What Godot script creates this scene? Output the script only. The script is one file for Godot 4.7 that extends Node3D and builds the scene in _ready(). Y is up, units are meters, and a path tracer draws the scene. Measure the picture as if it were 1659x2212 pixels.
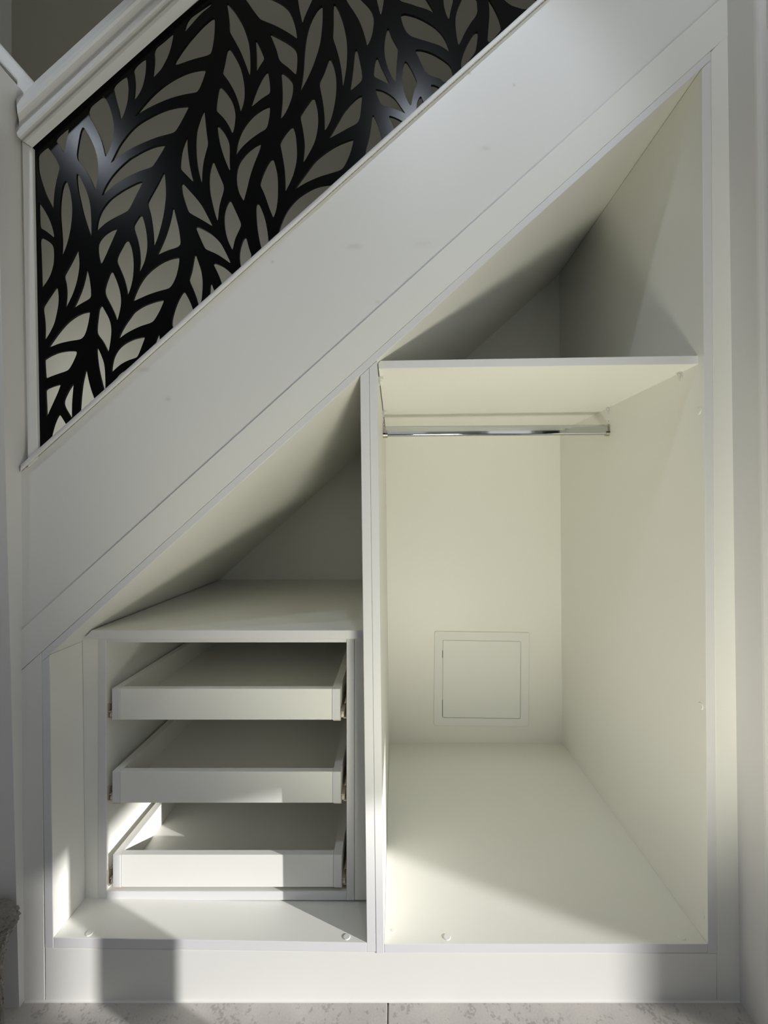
extends Node3D
# An open fitted wardrobe under a white staircase, in a tiled hall. Units are metres; the wardrobe's front is the plane z = 0.
# Plan drawing: one drawing unit is one millimetre on the plane z = 0, measured from the drawing's top left corner.
const CX = 853.5
const CY = 1105.0
const EYE = 1.02          # distance of the eye from the wardrobe's front
const EYE_Y = 1.059
const DEEP = 0.89
var used := {}
var mats := {}

func _ready() -> void:
	# ---------------------------------------------------------------- camera, light, exposure
	var cam := Camera3D.new()
	cam.name = "camera"
	cam.projection = Camera3D.PROJECTION_FRUSTUM
	cam.near = 0.05
	cam.far = 60.0
	cam.keep_aspect = Camera3D.KEEP_HEIGHT
	cam.size = 2.0 * 0.05 * 1106.0 / 1020.0
	cam.frustum_offset = Vector2(-24.0 / 1020.0 * 0.05, -1.0 / 1020.0 * 0.05)
	make_materials()
	add_child(cam)
	cam.position = Vector3(0, EYE_Y, EYE)
	cam.current = true
	var env := Environment.new()
	var sky := Sky.new()
	var air := ProceduralSkyMaterial.new()
	air.sky_top_color = Color(0.32, 0.5, 0.8)
	air.sky_horizon_color = Color(0.78, 0.84, 0.9)
	air.ground_bottom_color = Color(0.4, 0.4, 0.38)
	air.ground_horizon_color = Color(0.6, 0.62, 0.6)
	air.sky_energy_multiplier = 0.5
	sky.sky_material = air
	env.background_mode = Environment.BG_SKY
	env.sky = sky
	env.tonemap_mode = Environment.TONE_MAPPER_LINEAR
	env.tonemap_exposure = 1.03
	env.sdfgi_enabled = true
	env.ssao_enabled = true
	env.ssil_enabled = true
	var world := WorldEnvironment.new()
	world.name = "world"
	world.environment = env
	add_child(world)
	var sun := DirectionalLight3D.new()
	sun.name = "sun"
	sun.light_color = Color(1.0, 0.99, 0.985)
	sun.light_energy = 1.58
	sun.light_angular_distance = 0.53
	sun.shadow_enabled = true
	sun.sky_mode = DirectionalLight3D.SKY_MODE_LIGHT_ONLY
	add_child(sun)
	sun.look_at_from_position(Vector3(1.97, 0.435, 1.0) * 4.0, Vector3.ZERO)
	unseen_area_light("rear_window_low_daylight", Vector3(-0.35, 0.42, 2.40), Vector3(0, 0, 0), Vector2(1.26, 0.5), 0.0)
	unseen_area_light("rear_window_daylight", Vector3(-0.35, 1.0, 2.40), Vector3(0, 0, 0), Vector2(1.26, 0.55), 0.0)
	unseen_area_light("unseen_rear_window_light", Vector3(-0.35, 1.6, 2.40), Vector3(0, 0, 0), Vector2(1.26, 0.55), 0.08)  # out of view, placed to light the front faces from behind the viewer
	unseen_area_light("unseen_doorway_light", Vector3(0.80, 1.3, 1.45), Vector3(0, 90, 0), Vector2(1.4, 1.3), 0.45)  # out of view, placed to light the hall from the right
	unseen_area_light("doorway_low_daylight", Vector3(0.82, 0.34, 1.45), Vector3(15, 80, 0), Vector2(1.4, 0.6), 0.0)
	unseen_area_light("unseen_stair_foot_light", Vector3(-1.55, 1.45, -0.45), Vector3(0, -90, 0), Vector2(0.6, 0.7), 0.42)  # out of view, placed to light the lower left stairwell wall
	unseen_area_light("side_window_daylight", Vector3(-1.58, 1.2, 1.4), Vector3(0, -90, 0), Vector2(1.2, 1.4), 0.0)
	unseen_area_light("patio_daylight", Vector3(5.9, 0.9, 3.1), Vector3(0, 90, 0), Vector2(0.6, 1.7), 0.0)
	downlight(Vector3(-1.10, 2.4, 0.66), "leftmost of three, over the newel", 0.23)  # out of view, placed by the highlights on the leaf screen
	downlight(Vector3(0.06, 2.4, 0.57), "middle one of three", 0.23)  # out of view, also placed by a highlight on the screen
	downlight(Vector3(0.58, 2.4, 0.60), "rightmost of three, added to brighten the string by the right wall", 0.45 * 0.23)  # added fill for the right end of the string
	unseen_landing_light(0.24)
	added_fill_light(Vector3(0.28, 0.17, 0.92), 1.4)  # added fill, lights the compartments from below
	build_shell()
	build_stairs()
	build_screen()
	build_wardrobe()
	build_drawers()
	build_fittings()
	build_bundle()

func unseen_area_light(called: String, at: Vector3, turn: Vector3, size: Vector2, energy: float) -> void:  # soft area light out of view, standing in for light from outside
	if energy <= 0.0:
		return
	var l := AreaLight3D.new()
	l.name = called
	l.area_size = size
	l.light_energy = energy
	l.light_color = Color(0.97, 0.985, 1.0)
	l.area_range = 12.0
	l.area_attenuation = 2.0
	l.shadow_enabled = true
	add_child(l)
	l.position = at
	l.rotation_degrees = turn

func downlight(at: Vector3, which: String, energy: float) -> void:  # ceiling lamps out of view; the rightmost is an added fill
	if energy <= 0.0:
		return
	var o := thing("unseen_downlight", "unseen round white recessed hall ceiling downlight, %s" % which, "downlight", "recessed ceiling downlights")
	var st := begin()
	var n := 24
	for i in n:
		var a := TAU * i / n
		var b := TAU * (i + 1) / n
		var pa := Vector3(cos(a), 0, sin(a))
		var pb := Vector3(cos(b), 0, sin(b))
		quad(st, at + pa * 0.045 + Vector3(0, -0.001, 0), at + pb * 0.045 + Vector3(0, -0.001, 0), at + pb * 0.034 + Vector3(0, -0.006, 0), at + pa * 0.034 + Vector3(0, -0.006, 0), Vector3.DOWN)
	obj("rim", [st], [mats.paint], o)
	st = begin()
	disc(st, at + Vector3(0, -0.002, 0), Vector3.DOWN, 0.034, 0.0015)
	obj("lamp_face", [st], [mats.lamp], o)
	var l := SpotLight3D.new()
	l.name = "unseen_downlight_beam"
	l.light_energy = energy
	l.light_size = 0.03
	l.spot_angle = 42.0
	l.spot_angle_attenuation = 0.6
	l.spot_range = 8.0
	l.spot_attenuation = 2.0
	l.light_color = Color(0.91, 0.945, 1.0)
	l.shadow_enabled = true
	add_child(l, true)
	l.position = at + Vector3(0, -0.015, 0)
	l.look_at_from_position(l.position, Vector3(at.x * 0.9, 1.85, 0.0), Vector3.RIGHT)      # tilted to wash the stair string

func added_fill_light(at: Vector3, energy: float) -> void:      # added fill lamp below the picture, brightens the inside of the wardrobe
	if energy <= 0.0:
		return
	var tilt := Basis(Vector3.RIGHT, deg_to_rad(42.0))
	var o := thing("added_fill_lamp", "broad black fill lamp added on the hall floor to brighten the wardrobe", "fill lamp")
	o.position = Vector3(at.x, 0, at.z)
	var st := begin()
	box(st, Vector3(-0.19, -0.16, 0.0), Vector3(0.19, 0.16, 0.045), 0.006)
	var body := obj("housing", [st], [mats.black], o)
	body.transform = Transform3D(tilt, Vector3(0, at.y, 0.05))
	st = begin()
	box(st, Vector3(-0.175, -0.145, -0.003), Vector3(0.175, 0.145, 0.0), 0.001)
	var glow := obj("lamp_face", [st], [mats.lamp], o)
	glow.transform = body.transform
	for s in [-1.0, 1.0]:
		st = begin()
		box(st, Vector3(s * 0.207 - 0.008, 0.0, -0.06), Vector3(s * 0.207 + 0.008, 0.014, 0.16), 0.003)
		box(st, Vector3(s * 0.207 - 0.008, 0.012, 0.045), Vector3(s * 0.207 + 0.008, at.y + 0.012, 0.065), 0.003)
		obj("stand_leg", [st], [mats.black], o)
	var l := SpotLight3D.new()
	l.name = "added_fill_beam"
	l.light_energy = energy
	l.light_size = 0.16
	l.spot_angle = 50.0
	l.spot_angle_attenuation = 0.7
	l.spot_range = 8.0
	l.spot_attenuation = 2.0
	l.light_color = Color(0.99, 0.98, 0.9)
	l.shadow_enabled = true
	add_child(l)
	l.position = Vector3(at.x, at.y + 0.012, at.z + 0.032)
	l.rotation_degrees = Vector3(42, 0, 0)

func unseen_landing_light(energy: float) -> void:  # out of view, placed to light the stairwell wall from above
	if energy <= 0.0:
		return
	unseen_area_light("unseen_landing_source", Vector3(-0.6, 4.5, -0.45), Vector3(-90, 0, 0), Vector2(1.0, 0.6), energy)

# -------------------------------------------------------------------- helpers
func w3(px: float, py: float, z: float = 0.0) -> Vector3:      # the point of the drawing at px, py, seen at depth z
	var k := (EYE - z) / EYE
	return Vector3((px - CX) * 0.001 * k, EYE_Y + (CY - py) * 0.001 * k, z)

func w2(px: float, py: float, z: float = 0.0) -> Vector2:
	var v := w3(px, py, z)
	return Vector2(v.x, v.y)

func outline(z: float, n: Array) -> PackedVector2Array:
	var out := PackedVector2Array()
	for i in range(0, n.size(), 2):
		out.append(w2(n[i], n[i + 1], z))
	return out

func rect(a: Vector2, b: Vector2) -> PackedVector2Array:
	return PackedVector2Array([a, Vector2(b.x, a.y), b, Vector2(a.x, b.y)])

func round_rect(p: PackedVector2Array, r: float, steps: int = 4) -> PackedVector2Array:    # any convex outline with rounded corners
	var out := PackedVector2Array()
	for i in p.size():
		var c := p[i]
		var a := c + (p[(i + p.size() - 1) % p.size()] - c).normalized() * r
		var b := c + (p[(i + 1) % p.size()] - c).normalized() * r
		for k in steps + 1:
			var t := float(k) / steps
			out.append(a.lerp(c, t).lerp(c.lerp(b, t), t))
	return out

func begin() -> SurfaceTool:
	var st := SurfaceTool.new()
	st.begin(Mesh.PRIMITIVE_TRIANGLES)
	return st

func tri(st: SurfaceTool, a: Vector3, b: Vector3, c: Vector3, n: Vector3) -> void:
	if (b - a).cross(c - a).dot(n) > 0.0:
		var s := b
		b = c
		c = s
	for v in [a, b, c]:
		st.set_normal(n)
		st.set_uv(Vector2(v.x, v.y))
		st.add_vertex(v)

func quad(st: SurfaceTool, a: Vector3, b: Vector3, c: Vector3, d: Vector3, out: Vector3) -> void:
	var n := (b - a).cross(c - a)
	if n.length() < 1e-12:
		n = (c - a).cross(d - a)
	if n.length() < 1e-12:
		return
	n = n.normalized()
	if n.dot(out) < 0.0:
		n = -n
	tri(st, a, b, c, n)
	tri(st, a, c, d, n)

func ccw(p: PackedVector2Array) -> PackedVector2Array:
	var area := 0.0
	for i in p.size():
		area += p[i].cross(p[(i + 1) % p.size()])
	if area < 0.0:
		p = p.duplicate()
		p.reverse()
	return p

func inset(p: PackedVector2Array, by: float) -> PackedVector2Array:
	var out := PackedVector2Array()
	for i in p.size():
		var a := (p[i] - p[(i + p.size() - 1) % p.size()]).normalized()
		var b := (p[(i + 1) % p.size()] - p[i]).normalized()
		var na := Vector2(-a.y, a.x)
		var nb := Vector2(-b.y, b.x)
		var m := (na + nb) / maxf(0.25, 1.0 + na.dot(nb))
		out.append(p[i] + m * by)
	return out

func flat(st: SurfaceTool, p: PackedVector2Array, z: float, n: Vector3) -> void:
	var t := Geometry2D.triangulate_polygon(p)
	for i in range(0, t.size(), 3):
		tri(st, Vector3(p[t[i]].x, p[t[i]].y, z), Vector3(p[t[i + 1]].x, p[t[i + 1]].y, z), Vector3(p[t[i + 2]].x, p[t[i + 2]].y, z), n)

# a board: an outline in x, y from z = back to z = front, its front edges eased; the front goes into `face`
func prism(face: SurfaceTool, body: SurfaceTool, p: PackedVector2Array, back: float, front: float, ease_by: float = 0.0008, steps: int = 1) -> void:
	p = ccw(p)
	var last := p
	var last_z := front - ease_by
	for s in steps:
		var t := (s + 1.0) / steps * PI / 2.0
		var q := inset(p, ease_by * (1.0 - cos(t)))
		var z := front - ease_by + ease_by * sin(t)
		for i in p.size():
			var j := (i + 1) % p.size()
			var d := p[j] - p[i]
			quad(face, Vector3(last[i].x, last[i].y, last_z), Vector3(last[j].x, last[j].y, last_z), Vector3(q[j].x, q[j].y, z), Vector3(q[i].x, q[i].y, z), Vector3(d.y, -d.x, d.length() * 0.5))
		last = q
		last_z = z
	flat(face, last, front, Vector3.BACK)
	flat(body, p, back, Vector3.FORWARD)
	for i in p.size():
		var j := (i + 1) % p.size()
		var d := p[j] - p[i]
		quad(body, Vector3(p[i].x, p[i].y, back), Vector3(p[j].x, p[j].y, back), Vector3(p[j].x, p[j].y, front - ease_by), Vector3(p[i].x, p[i].y, front - ease_by), Vector3(d.y, -d.x, 0))

func ring(st: SurfaceTool, outer: PackedVector2Array, inner: PackedVector2Array, back: float, front: float, e: float = 0.0012) -> void:
	outer = ccw(outer)
	inner = ccw(inner)
	var oi := inset(outer, e)
	for i in outer.size():
		var j := (i + 1) % outer.size()
		var d := outer[j] - outer[i]
		var n := Vector3(d.y, -d.x, 0)
		quad(st, to3(oi[i], front), to3(oi[j], front), to3(inner[j], front), to3(inner[i], front), Vector3.BACK)
		quad(st, to3(outer[i], front - e), to3(outer[j], front - e), to3(oi[j], front), to3(oi[i], front), n.normalized() + Vector3.BACK)
		quad(st, to3(outer[i], back), to3(outer[j], back), to3(outer[j], front - e), to3(outer[i], front - e), n)
		quad(st, to3(inner[i], back), to3(inner[j], back), to3(inner[j], front), to3(inner[i], front), -n)
		quad(st, to3(outer[i], back), to3(outer[j], back), to3(inner[j], back), to3(inner[i], back), Vector3.FORWARD)

func to3(p: Vector2, z: float) -> Vector3:
	return Vector3(p.x, p.y, z)

func box(st: SurfaceTool, a: Vector3, b: Vector3, e: float = 0.0) -> void:      # a block with all its edges eased
	var lo := Vector3(minf(a.x, b.x), minf(a.y, b.y), minf(a.z, b.z))
	var hi := Vector3(maxf(a.x, b.x), maxf(a.y, b.y), maxf(a.z, b.z))
	var c := (lo + hi) / 2.0
	var h := (hi - lo) / 2.0
	for axis in 3:
		var u := (axis + 1) % 3
		var v := (axis + 2) % 3
		for s in [-1.0, 1.0]:
			var q: Array[Vector3] = []
			for k in [[-1.0, -1.0], [1.0, -1.0], [1.0, 1.0], [-1.0, 1.0]]:
				var p := Vector3.ZERO
				p[axis] = s * h[axis]
				p[u] = k[0] * (h[u] - e)
				p[v] = k[1] * (h[v] - e)
				q.append(c + p)
			var n := Vector3.ZERO
			n[axis] = s
			quad(st, q[0], q[1], q[2], q[3], n)
	if e <= 0.0:
		return
	for axis in 3:
		var u := (axis + 1) % 3
		var v := (axis + 2) % 3
		for s in [-1.0, 1.0]:
			for t in [-1.0, 1.0]:
				var q: Array[Vector3] = []
				for k in [[-1.0, 0], [1.0, 0], [1.0, 1], [-1.0, 1]]:
					var p := Vector3.ZERO
					p[axis] = k[0] * (h[axis] - e)
					p[u] = s * (h[u] - (0.0 if k[1] == 0 else e))
					p[v] = t * (h[v] - (e if k[1] == 0 else 0.0))
					q.append(c + p)
				var n := Vector3.ZERO
				n[u] = s
				n[v] = t
				quad(st, q[0], q[1], q[2], q[3], n)
	for sx in [-1.0, 1.0]:
		for sy in [-1.0, 1.0]:
			for sz in [-1.0, 1.0]:
				var n := Vector3(sx, sy, sz)
				tri(st, c + n * (h - Vector3(0, e, e)), c + n * (h - Vector3(e, 0, e)), c + n * (h - Vector3(e, e, 0)), n.normalized())

# a smooth bar along x with outline prof (in y, z round its centre line, from a to b)
func bar(st: SurfaceTool, prof: PackedVector2Array, a: Vector3, b: Vector3, caps: bool = true) -> void:
	var n := prof.size()
	var nor := PackedVector2Array()
	for i in n:
		var d := prof[(i + 1) % n] - prof[(i + n - 1) % n]
		var q := Vector2(d.y, -d.x).normalized()
		if q.dot(prof[i]) < 0.0:
			q = -q
		nor.append(q)
	for i in n:
		var j := (i + 1) % n
		var v: Array[Vector3] = [a + Vector3(0, prof[i].x, prof[i].y), a + Vector3(0, prof[j].x, prof[j].y), b + Vector3(0, prof[j].x, prof[j].y), b + Vector3(0, prof[i].x, prof[i].y)]
		var m: Array[Vector3] = [Vector3(0, nor[i].x, nor[i].y), Vector3(0, nor[j].x, nor[j].y), Vector3(0, nor[j].x, nor[j].y), Vector3(0, nor[i].x, nor[i].y)]
		for t in [[0, 1, 2], [0, 2, 3]]:
			var o: Array = t
			if (v[o[1]] - v[o[0]]).cross(v[o[2]] - v[o[0]]).dot(m[o[0]]) > 0.0:
				o = [t[0], t[2], t[1]]
			for k in o:
				st.set_normal(m[k])
				st.set_uv(Vector2(v[k].x, v[k].y))
				st.add_vertex(v[k])
	if caps:
		for i in n:
			var j := (i + 1) % n
			tri(st, a, a + Vector3(0, prof[i].x, prof[i].y), a + Vector3(0, prof[j].x, prof[j].y), Vector3.LEFT)
			tri(st, b, b + Vector3(0, prof[i].x, prof[i].y), b + Vector3(0, prof[j].x, prof[j].y), Vector3.RIGHT)

func stadium(high: float, wide: float, steps: int = 12) -> PackedVector2Array:
	var out := PackedVector2Array()
	var r := wide / 2.0
	var s := high / 2.0 - r
	for k in steps + 1:
		var t := PI * k / steps
		out.append(Vector2(s + r * sin(t), -r * cos(t)))
	for k in steps + 1:
		var t := PI * k / steps
		out.append(Vector2(-s - r * sin(t), r * cos(t)))
	return out

func disc(st: SurfaceTool, at: Vector3, n: Vector3, r: float, high: float, steps: int = 20) -> void:     # a flat cap with an eased rim
	var u := n.cross(Vector3(0.3, 0.5, 0.8)).normalized()
	var v := n.cross(u)
	for i in steps:
		var a := TAU * i / steps
		var b := TAU * (i + 1) / steps
		var pa := u * cos(a) + v * sin(a)
		var pb := u * cos(b) + v * sin(b)
		tri(st, at + n * high, at + n * high + pa * r * 0.86, at + n * high + pb * r * 0.86, n)
		quad(st, at + n * high + pa * r * 0.86, at + n * high + pb * r * 0.86, at + pb * r, at + pa * r, n + (pa + pb) * 0.5)

func numbered(called: String) -> String:
	if not used.has(called):
		used[called] = 0
		return called
	used[called] += 1
	return "%s_%03d" % [called, used[called]]

func obj(called: String, sts: Array, ms: Array, parent: Node3D = null) -> MeshInstance3D:
	var mesh: ArrayMesh = null
	for i in sts.size():
		mesh = sts[i].commit(mesh)
	for i in ms.size():
		if i < mesh.get_surface_count():
			mesh.surface_set_material(i, ms[i])
	var o := MeshInstance3D.new()
	o.mesh = mesh
	if parent == null:
		o.name = numbered(called)
		add_child(o)
	else:
		o.name = called
		parent.add_child(o, true)
	return o

func thing(called: String, label: String, category: String, group: String = "") -> Node3D:
	var o := Node3D.new()
	o.name = numbered(called)
	add_child(o)
	tag(o, label, category, group)
	return o

func tag(o: Node, label: String, category: String, group: String = "") -> void:
	o.set_meta("label", label)
	o.set_meta("category", category)
	if group != "":
		o.set_meta("group", group)

func structure(o: Node, label: String, category: String) -> Node:
	o.set_meta("kind", "structure")
	tag(o, label, category)
	return o

# a board with its cut front edge banded
func board(called: String, p: PackedVector2Array, back: float, front: float, parent: Node3D, face: Material = null, body: Material = null, e: float = 0.0008) -> MeshInstance3D:
	var f := begin()
	var b := begin()
	prism(f, b, p, back, front, e)
	return obj(called, [f, b], [face if face else mats.edge, body if body else mats.panel], parent)

# -------------------------------------------------------------------- materials
func plain(c: Color, rough: float, metal: float = 0.0, spec: float = 0.5) -> StandardMaterial3D:
	var m := StandardMaterial3D.new()
	m.albedo_color = c
	m.roughness = rough
	m.metallic = metal
	m.metallic_specular = spec
	return m

func noise(seed_: int, freq: float, octaves: int = 4) -> FastNoiseLite:
	var n := FastNoiseLite.new()
	n.seed = seed_
	n.noise_type = FastNoiseLite.TYPE_SIMPLEX_SMOOTH
	n.frequency = freq
	n.fractal_octaves = octaves
	return n

func make_materials() -> void:
	mats.panel = plain(Color(0.948, 0.945, 0.915), 0.42)                 # white faced board
	mats.edge = plain(Color(0.885, 0.882, 0.882), 0.4)                 # its edge banding
	mats.trim = plain(Color(0.915, 0.912, 0.89), 0.5)                   # filler boards
	mats.paint = plain(Color(0.9, 0.895, 0.88), 0.5)                   # painted joinery
	mats.plaster = plain(Color(0.86, 0.855, 0.85), 0.85)
	mats.stairwell = plain(Color(0.70, 0.69, 0.63), 0.9)
	mats.ceiling = plain(Color(0.9, 0.9, 0.89), 0.9)
	mats.black = plain(Color(0.02, 0.02, 0.022), 0.25, 0.0, 0.25)
	mats.chrome = plain(Color(0.78, 0.79, 0.79), 0.06, 1.0)
	mats.nickel = plain(Color(0.74, 0.72, 0.68), 0.3, 1.0)
	mats.runner = plain(Color(0.80, 0.75, 0.68), 0.5)
	mats.roller = plain(Color(0.85, 0.83, 0.78), 0.5)
	mats.dark = plain(Color(0.12, 0.11, 0.1), 0.8)
	mats.plastic = plain(Color(0.94, 0.94, 0.92), 0.5)
	mats.clear = plain(Color(0.95, 0.96, 0.95, 0.35), 0.12)
	mats.clear.transparency = BaseMaterial3D.TRANSPARENCY_ALPHA
	mats.lamp = plain(Color(0.9, 0.95, 1.0), 0.5)
	mats.lamp.emission_enabled = true
	mats.lamp.emission = Color(0.75, 0.87, 1.0)
	mats.lamp.emission_energy_multiplier = 0.8
	mats.grout = plain(Color(0.55, 0.53, 0.52), 0.9)
	mats.glass = plain(Color(0.95, 0.97, 0.97, 0.06), 0.02)
	mats.glass.transparency = BaseMaterial3D.TRANSPARENCY_ALPHA
	# concrete-look tile: cloudy grey with worn darker flecks
	var im := Image.create(1024, 1024, false, Image.FORMAT_RGB8)
	var a := noise(3, 0.006, 4)
	var b := noise(4, 0.03, 4)
	var c := noise(5, 0.09, 3)
	for y in 1024:
		for x in 1024:
			var v := 0.765 + 0.05 * a.get_noise_2d(x, y)
			var worn := smoothstep(0.12, 0.3, b.get_noise_2d(x * 1.0, y * 0.8) + 0.5 * a.get_noise_2d(x + 500, y))
			v -= 0.10 * worn * smoothstep(-0.25, 0.25, c.get_noise_2d(x, y))
			v += 0.025 * c.get_noise_2d(x * 1.7, y * 1.7)
			im.set_pixel(x, y, Color(v * 1.015, v * 0.99, v * 0.965))
	mats.tile = plain(Color.WHITE, 0.55)
	mats.tile.albedo_texture = ImageTexture.create_from_image(im)
	mats.tile.uv1_triplanar = true
	mats.tile.uv1_world_triplanar = true
	mats.tile.uv1_scale = Vector3.ONE * 1.1
	# painted string board with filler marks and scuffs; the texture's u, v run over the board's own length and height
	var s := Image.create(1600, 1600, false, Image.FORMAT_RGB8)
	s.fill(Color(0.9, 0.895, 0.88))
	var g := noise(9, 0.03, 3)
	for spot in [[310, 798, 17, 6, 0.35], [363, 862, 7, 5, 0.45], [765, 532, 20, 7, 0.3], [915, 525, 22, 8, 0.16], [1014, 158, 4, 4, 0.7], [1110, 183, 4, 4, 0.55], [1048, 320, 11, 7, 0.3], [588, 565, 3, 3, 0.6], [815, 652, 5, 4, 0.3], [805, 337, 5, 3, 0.3], [342, 1090, 3, 5, 0.3]]:
		for y in range(int(spot[1]) - 30, int(spot[1]) + 31):
			for x in range(int(spot[0]) - 45, int(spot[0]) + 46):
				if x < 0 or y < 0 or x > 1599 or y > 1599:
					continue
				var dx: float = (x - spot[0]) / float(spot[2])
				var dy: float = (y - spot[1]) / float(spot[3])
				var k: float = spot[4] * 0.8 * pow(smoothstep(1.5, 0.0, sqrt(dx * dx + dy * dy) + 0.35 * g.get_noise_2d(x * 2, y * 2)), 1.5)
				if k > 0.0:
					s.set_pixel(x, y, s.get_pixel(x, y).lerp(Color(0.74, 0.70, 0.60), k))
	mats.board_paint = plain(Color.WHITE, 0.5)
	mats.board_paint.albedo_texture = ImageTexture.create_from_image(s)

# -------------------------------------------------------------------- the room
func build_shell() -> void:
	# floor: a slab and large tiles
	var fl := Node3D.new()
	fl.name = "floor"
	add_child(fl)
	structure(fl, "pale grey concrete-look tiled hall floor in front of the wardrobe", "floor")
	var st := begin()
	box(st, Vector3(-1.7, -0.12, -1.05), Vector3(6.2, -0.004, 6.3))
	obj("slab", [st], [mats.grout], fl)
	var side := 0.9
	for r in 3:
		for c in 2:
			var x0 := -0.0155 - side * (1 - c)
			var z0 := -0.012 + r * side
			var t := begin()
			box(t, Vector3(x0 + 0.0015, -0.02, z0 + 0.0015), Vector3(minf(x0 + side, 0.9) - 0.0015, 0.0, minf(z0 + side, 2.4) - 0.0015), 0.0012)
			obj("tile", [t], [mats.tile], fl)
	for r in 3:
		var z1 := -0.012 + r * side
		var t2 := begin()
		box(t2, Vector3(-1.6, -0.02, z1 + 0.0015), Vector3(-0.9170, 0.0, minf(z1 + side, 2.4) - 0.0015), 0.0012)
		obj("tile", [t2], [mats.tile], fl)
	var t3 := begin()
	box(t3, Vector3(0.8875, -0.02, -1.0), Vector3(6.1, 0.0, 6.2))
	obj("next_room_flooring", [t3], [mats.tile], fl)
	# right wall, with the doorway that lets the sun in
	var f := begin()
	var b := begin()
	var p := PackedVector2Array([w2(1571, 0), w2(1599, 2180), Vector2(0.86, -0.02), Vector2(0.86, 4.6), Vector2(w2(1571, 0).x, 4.6)])
	prism(f, b, p, -1.05, 0.085, 0.012, 4)
	box(b, Vector3(0.735, 2.02, 0.0855), Vector3(0.86, 2.5, 2.2))
	box(b, Vector3(0.745, -0.02, 2.2), Vector3(0.86, 2.5, 2.5))
	structure(obj("wall_right", [f, b], [mats.plaster, mats.plaster]), "white plastered wall meeting the wardrobe's right filler strip", "wall")
	st = begin()
	box(st, Vector3(0.755, 0.0, 0.642), Vector3(0.80, 2.02, 0.711), 0.002)  # out of view, placed to cast the dark band on the plinth
	structure(obj("door_1", [st], [mats.paint]), "unseen white post in the doorway, shading a band of the plinth", "door post")
	# the other walls
	st = begin()
	box(st, Vector3(-1.7, -0.02, -1.05), Vector3(-1.6, 4.6, 2.5))
	structure(obj("wall_left", [st], [mats.plaster]), "white hall wall to the left of the stairs", "wall")
	st = begin()
	box(st, Vector3(-1.7, -0.02, -1.05), Vector3(0.86, 4.6, -0.95))
	structure(obj("wall_stairwell", [st], [mats.stairwell]), "grey stairwell wall seen behind the black leaf screen", "wall")
	st = begin()
	box(st, Vector3(-1.7, 2.5, 0.075), Vector3(0.86, 4.6, 0.14))
	structure(obj("wall_landing", [st], [mats.plaster]), "wall above the hall ceiling beside the stairwell", "wall")
	st = begin()
	box(st, Vector3(-1.7, -0.02, 2.4), Vector3(-1.05, 2.5, 2.5))
	box(st, Vector3(0.35, -0.02, 2.4), Vector3(0.86, 2.5, 2.5))
	box(st, Vector3(-1.05, 1.95, 2.4), Vector3(0.35, 2.5, 2.5))
	box(st, Vector3(-1.05, -0.02, 2.4), Vector3(0.35, 0.15, 2.5))
	structure(obj("wall_rear", [st], [mats.plaster]), "hall wall with an unseen window behind the viewer", "wall")
	var win := Node3D.new()  # out of view, placed to light the hall from the rear
	win.name = "window_1"
	add_child(win)
	structure(win, "unseen glazed hall window behind the viewer, lighting the hall", "window")
	st = begin()
	ring(st, rect(Vector2(-1.05, 0.15), Vector2(0.35, 1.95)), rect(Vector2(-0.99, 0.21), Vector2(0.29, 1.89)), 2.42, 2.48)
	obj("window_frame", [st], [mats.paint], win)
	st = begin()
	box(st, Vector3(-0.99, 0.21, 2.445), Vector3(0.29, 1.89, 2.451))
	obj("pane", [st], [mats.glass], win)
	st = begin()
	box(st, Vector3(-1.7, 2.4, 0.075), Vector3(0.86, 2.5, 2.5))
	box(st, Vector3(-1.7, 4.6, -1.05), Vector3(0.86, 4.7, 0.14))
	structure(obj("ceiling", [st], [mats.ceiling]), "white ceiling over the hall and the stairwell", "ceiling")
	# unseen room next door; its far opening is sized to shape the sunlight
	st = begin()
	box(st, Vector3(0.86, -0.02, -1.05), Vector3(6.1, 2.5, -0.95))
	box(st, Vector3(0.86, -0.02, 6.2), Vector3(6.1, 2.5, 6.3))
	box(st, Vector3(0.76, -0.02, 2.5), Vector3(0.86, 2.5, 6.3))
	box(st, Vector3(0.86, 2.4, -1.05), Vector3(6.1, 2.5, 6.3))
	structure(obj("wall_next_room", [st], [mats.plaster]), "white walls of the unseen room beyond the doorway", "wall")
	st = begin()  # out of view; edges set where the sun patch has to end
	box(st, Vector3(6.0, -0.02, -1.05), Vector3(6.1, 2.5, 2.78))
	box(st, Vector3(6.0, 1.782, 2.78), Vector3(6.1, 2.5, 6.3))
	box(st, Vector3(6.0, -0.02, 3.47), Vector3(6.1, 1.782, 6.3))
	structure(obj("wall_unseen_far", [st], [mats.plaster]), "unseen far wall, its narrow opening sized to bound the sun patch", "wall")

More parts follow.
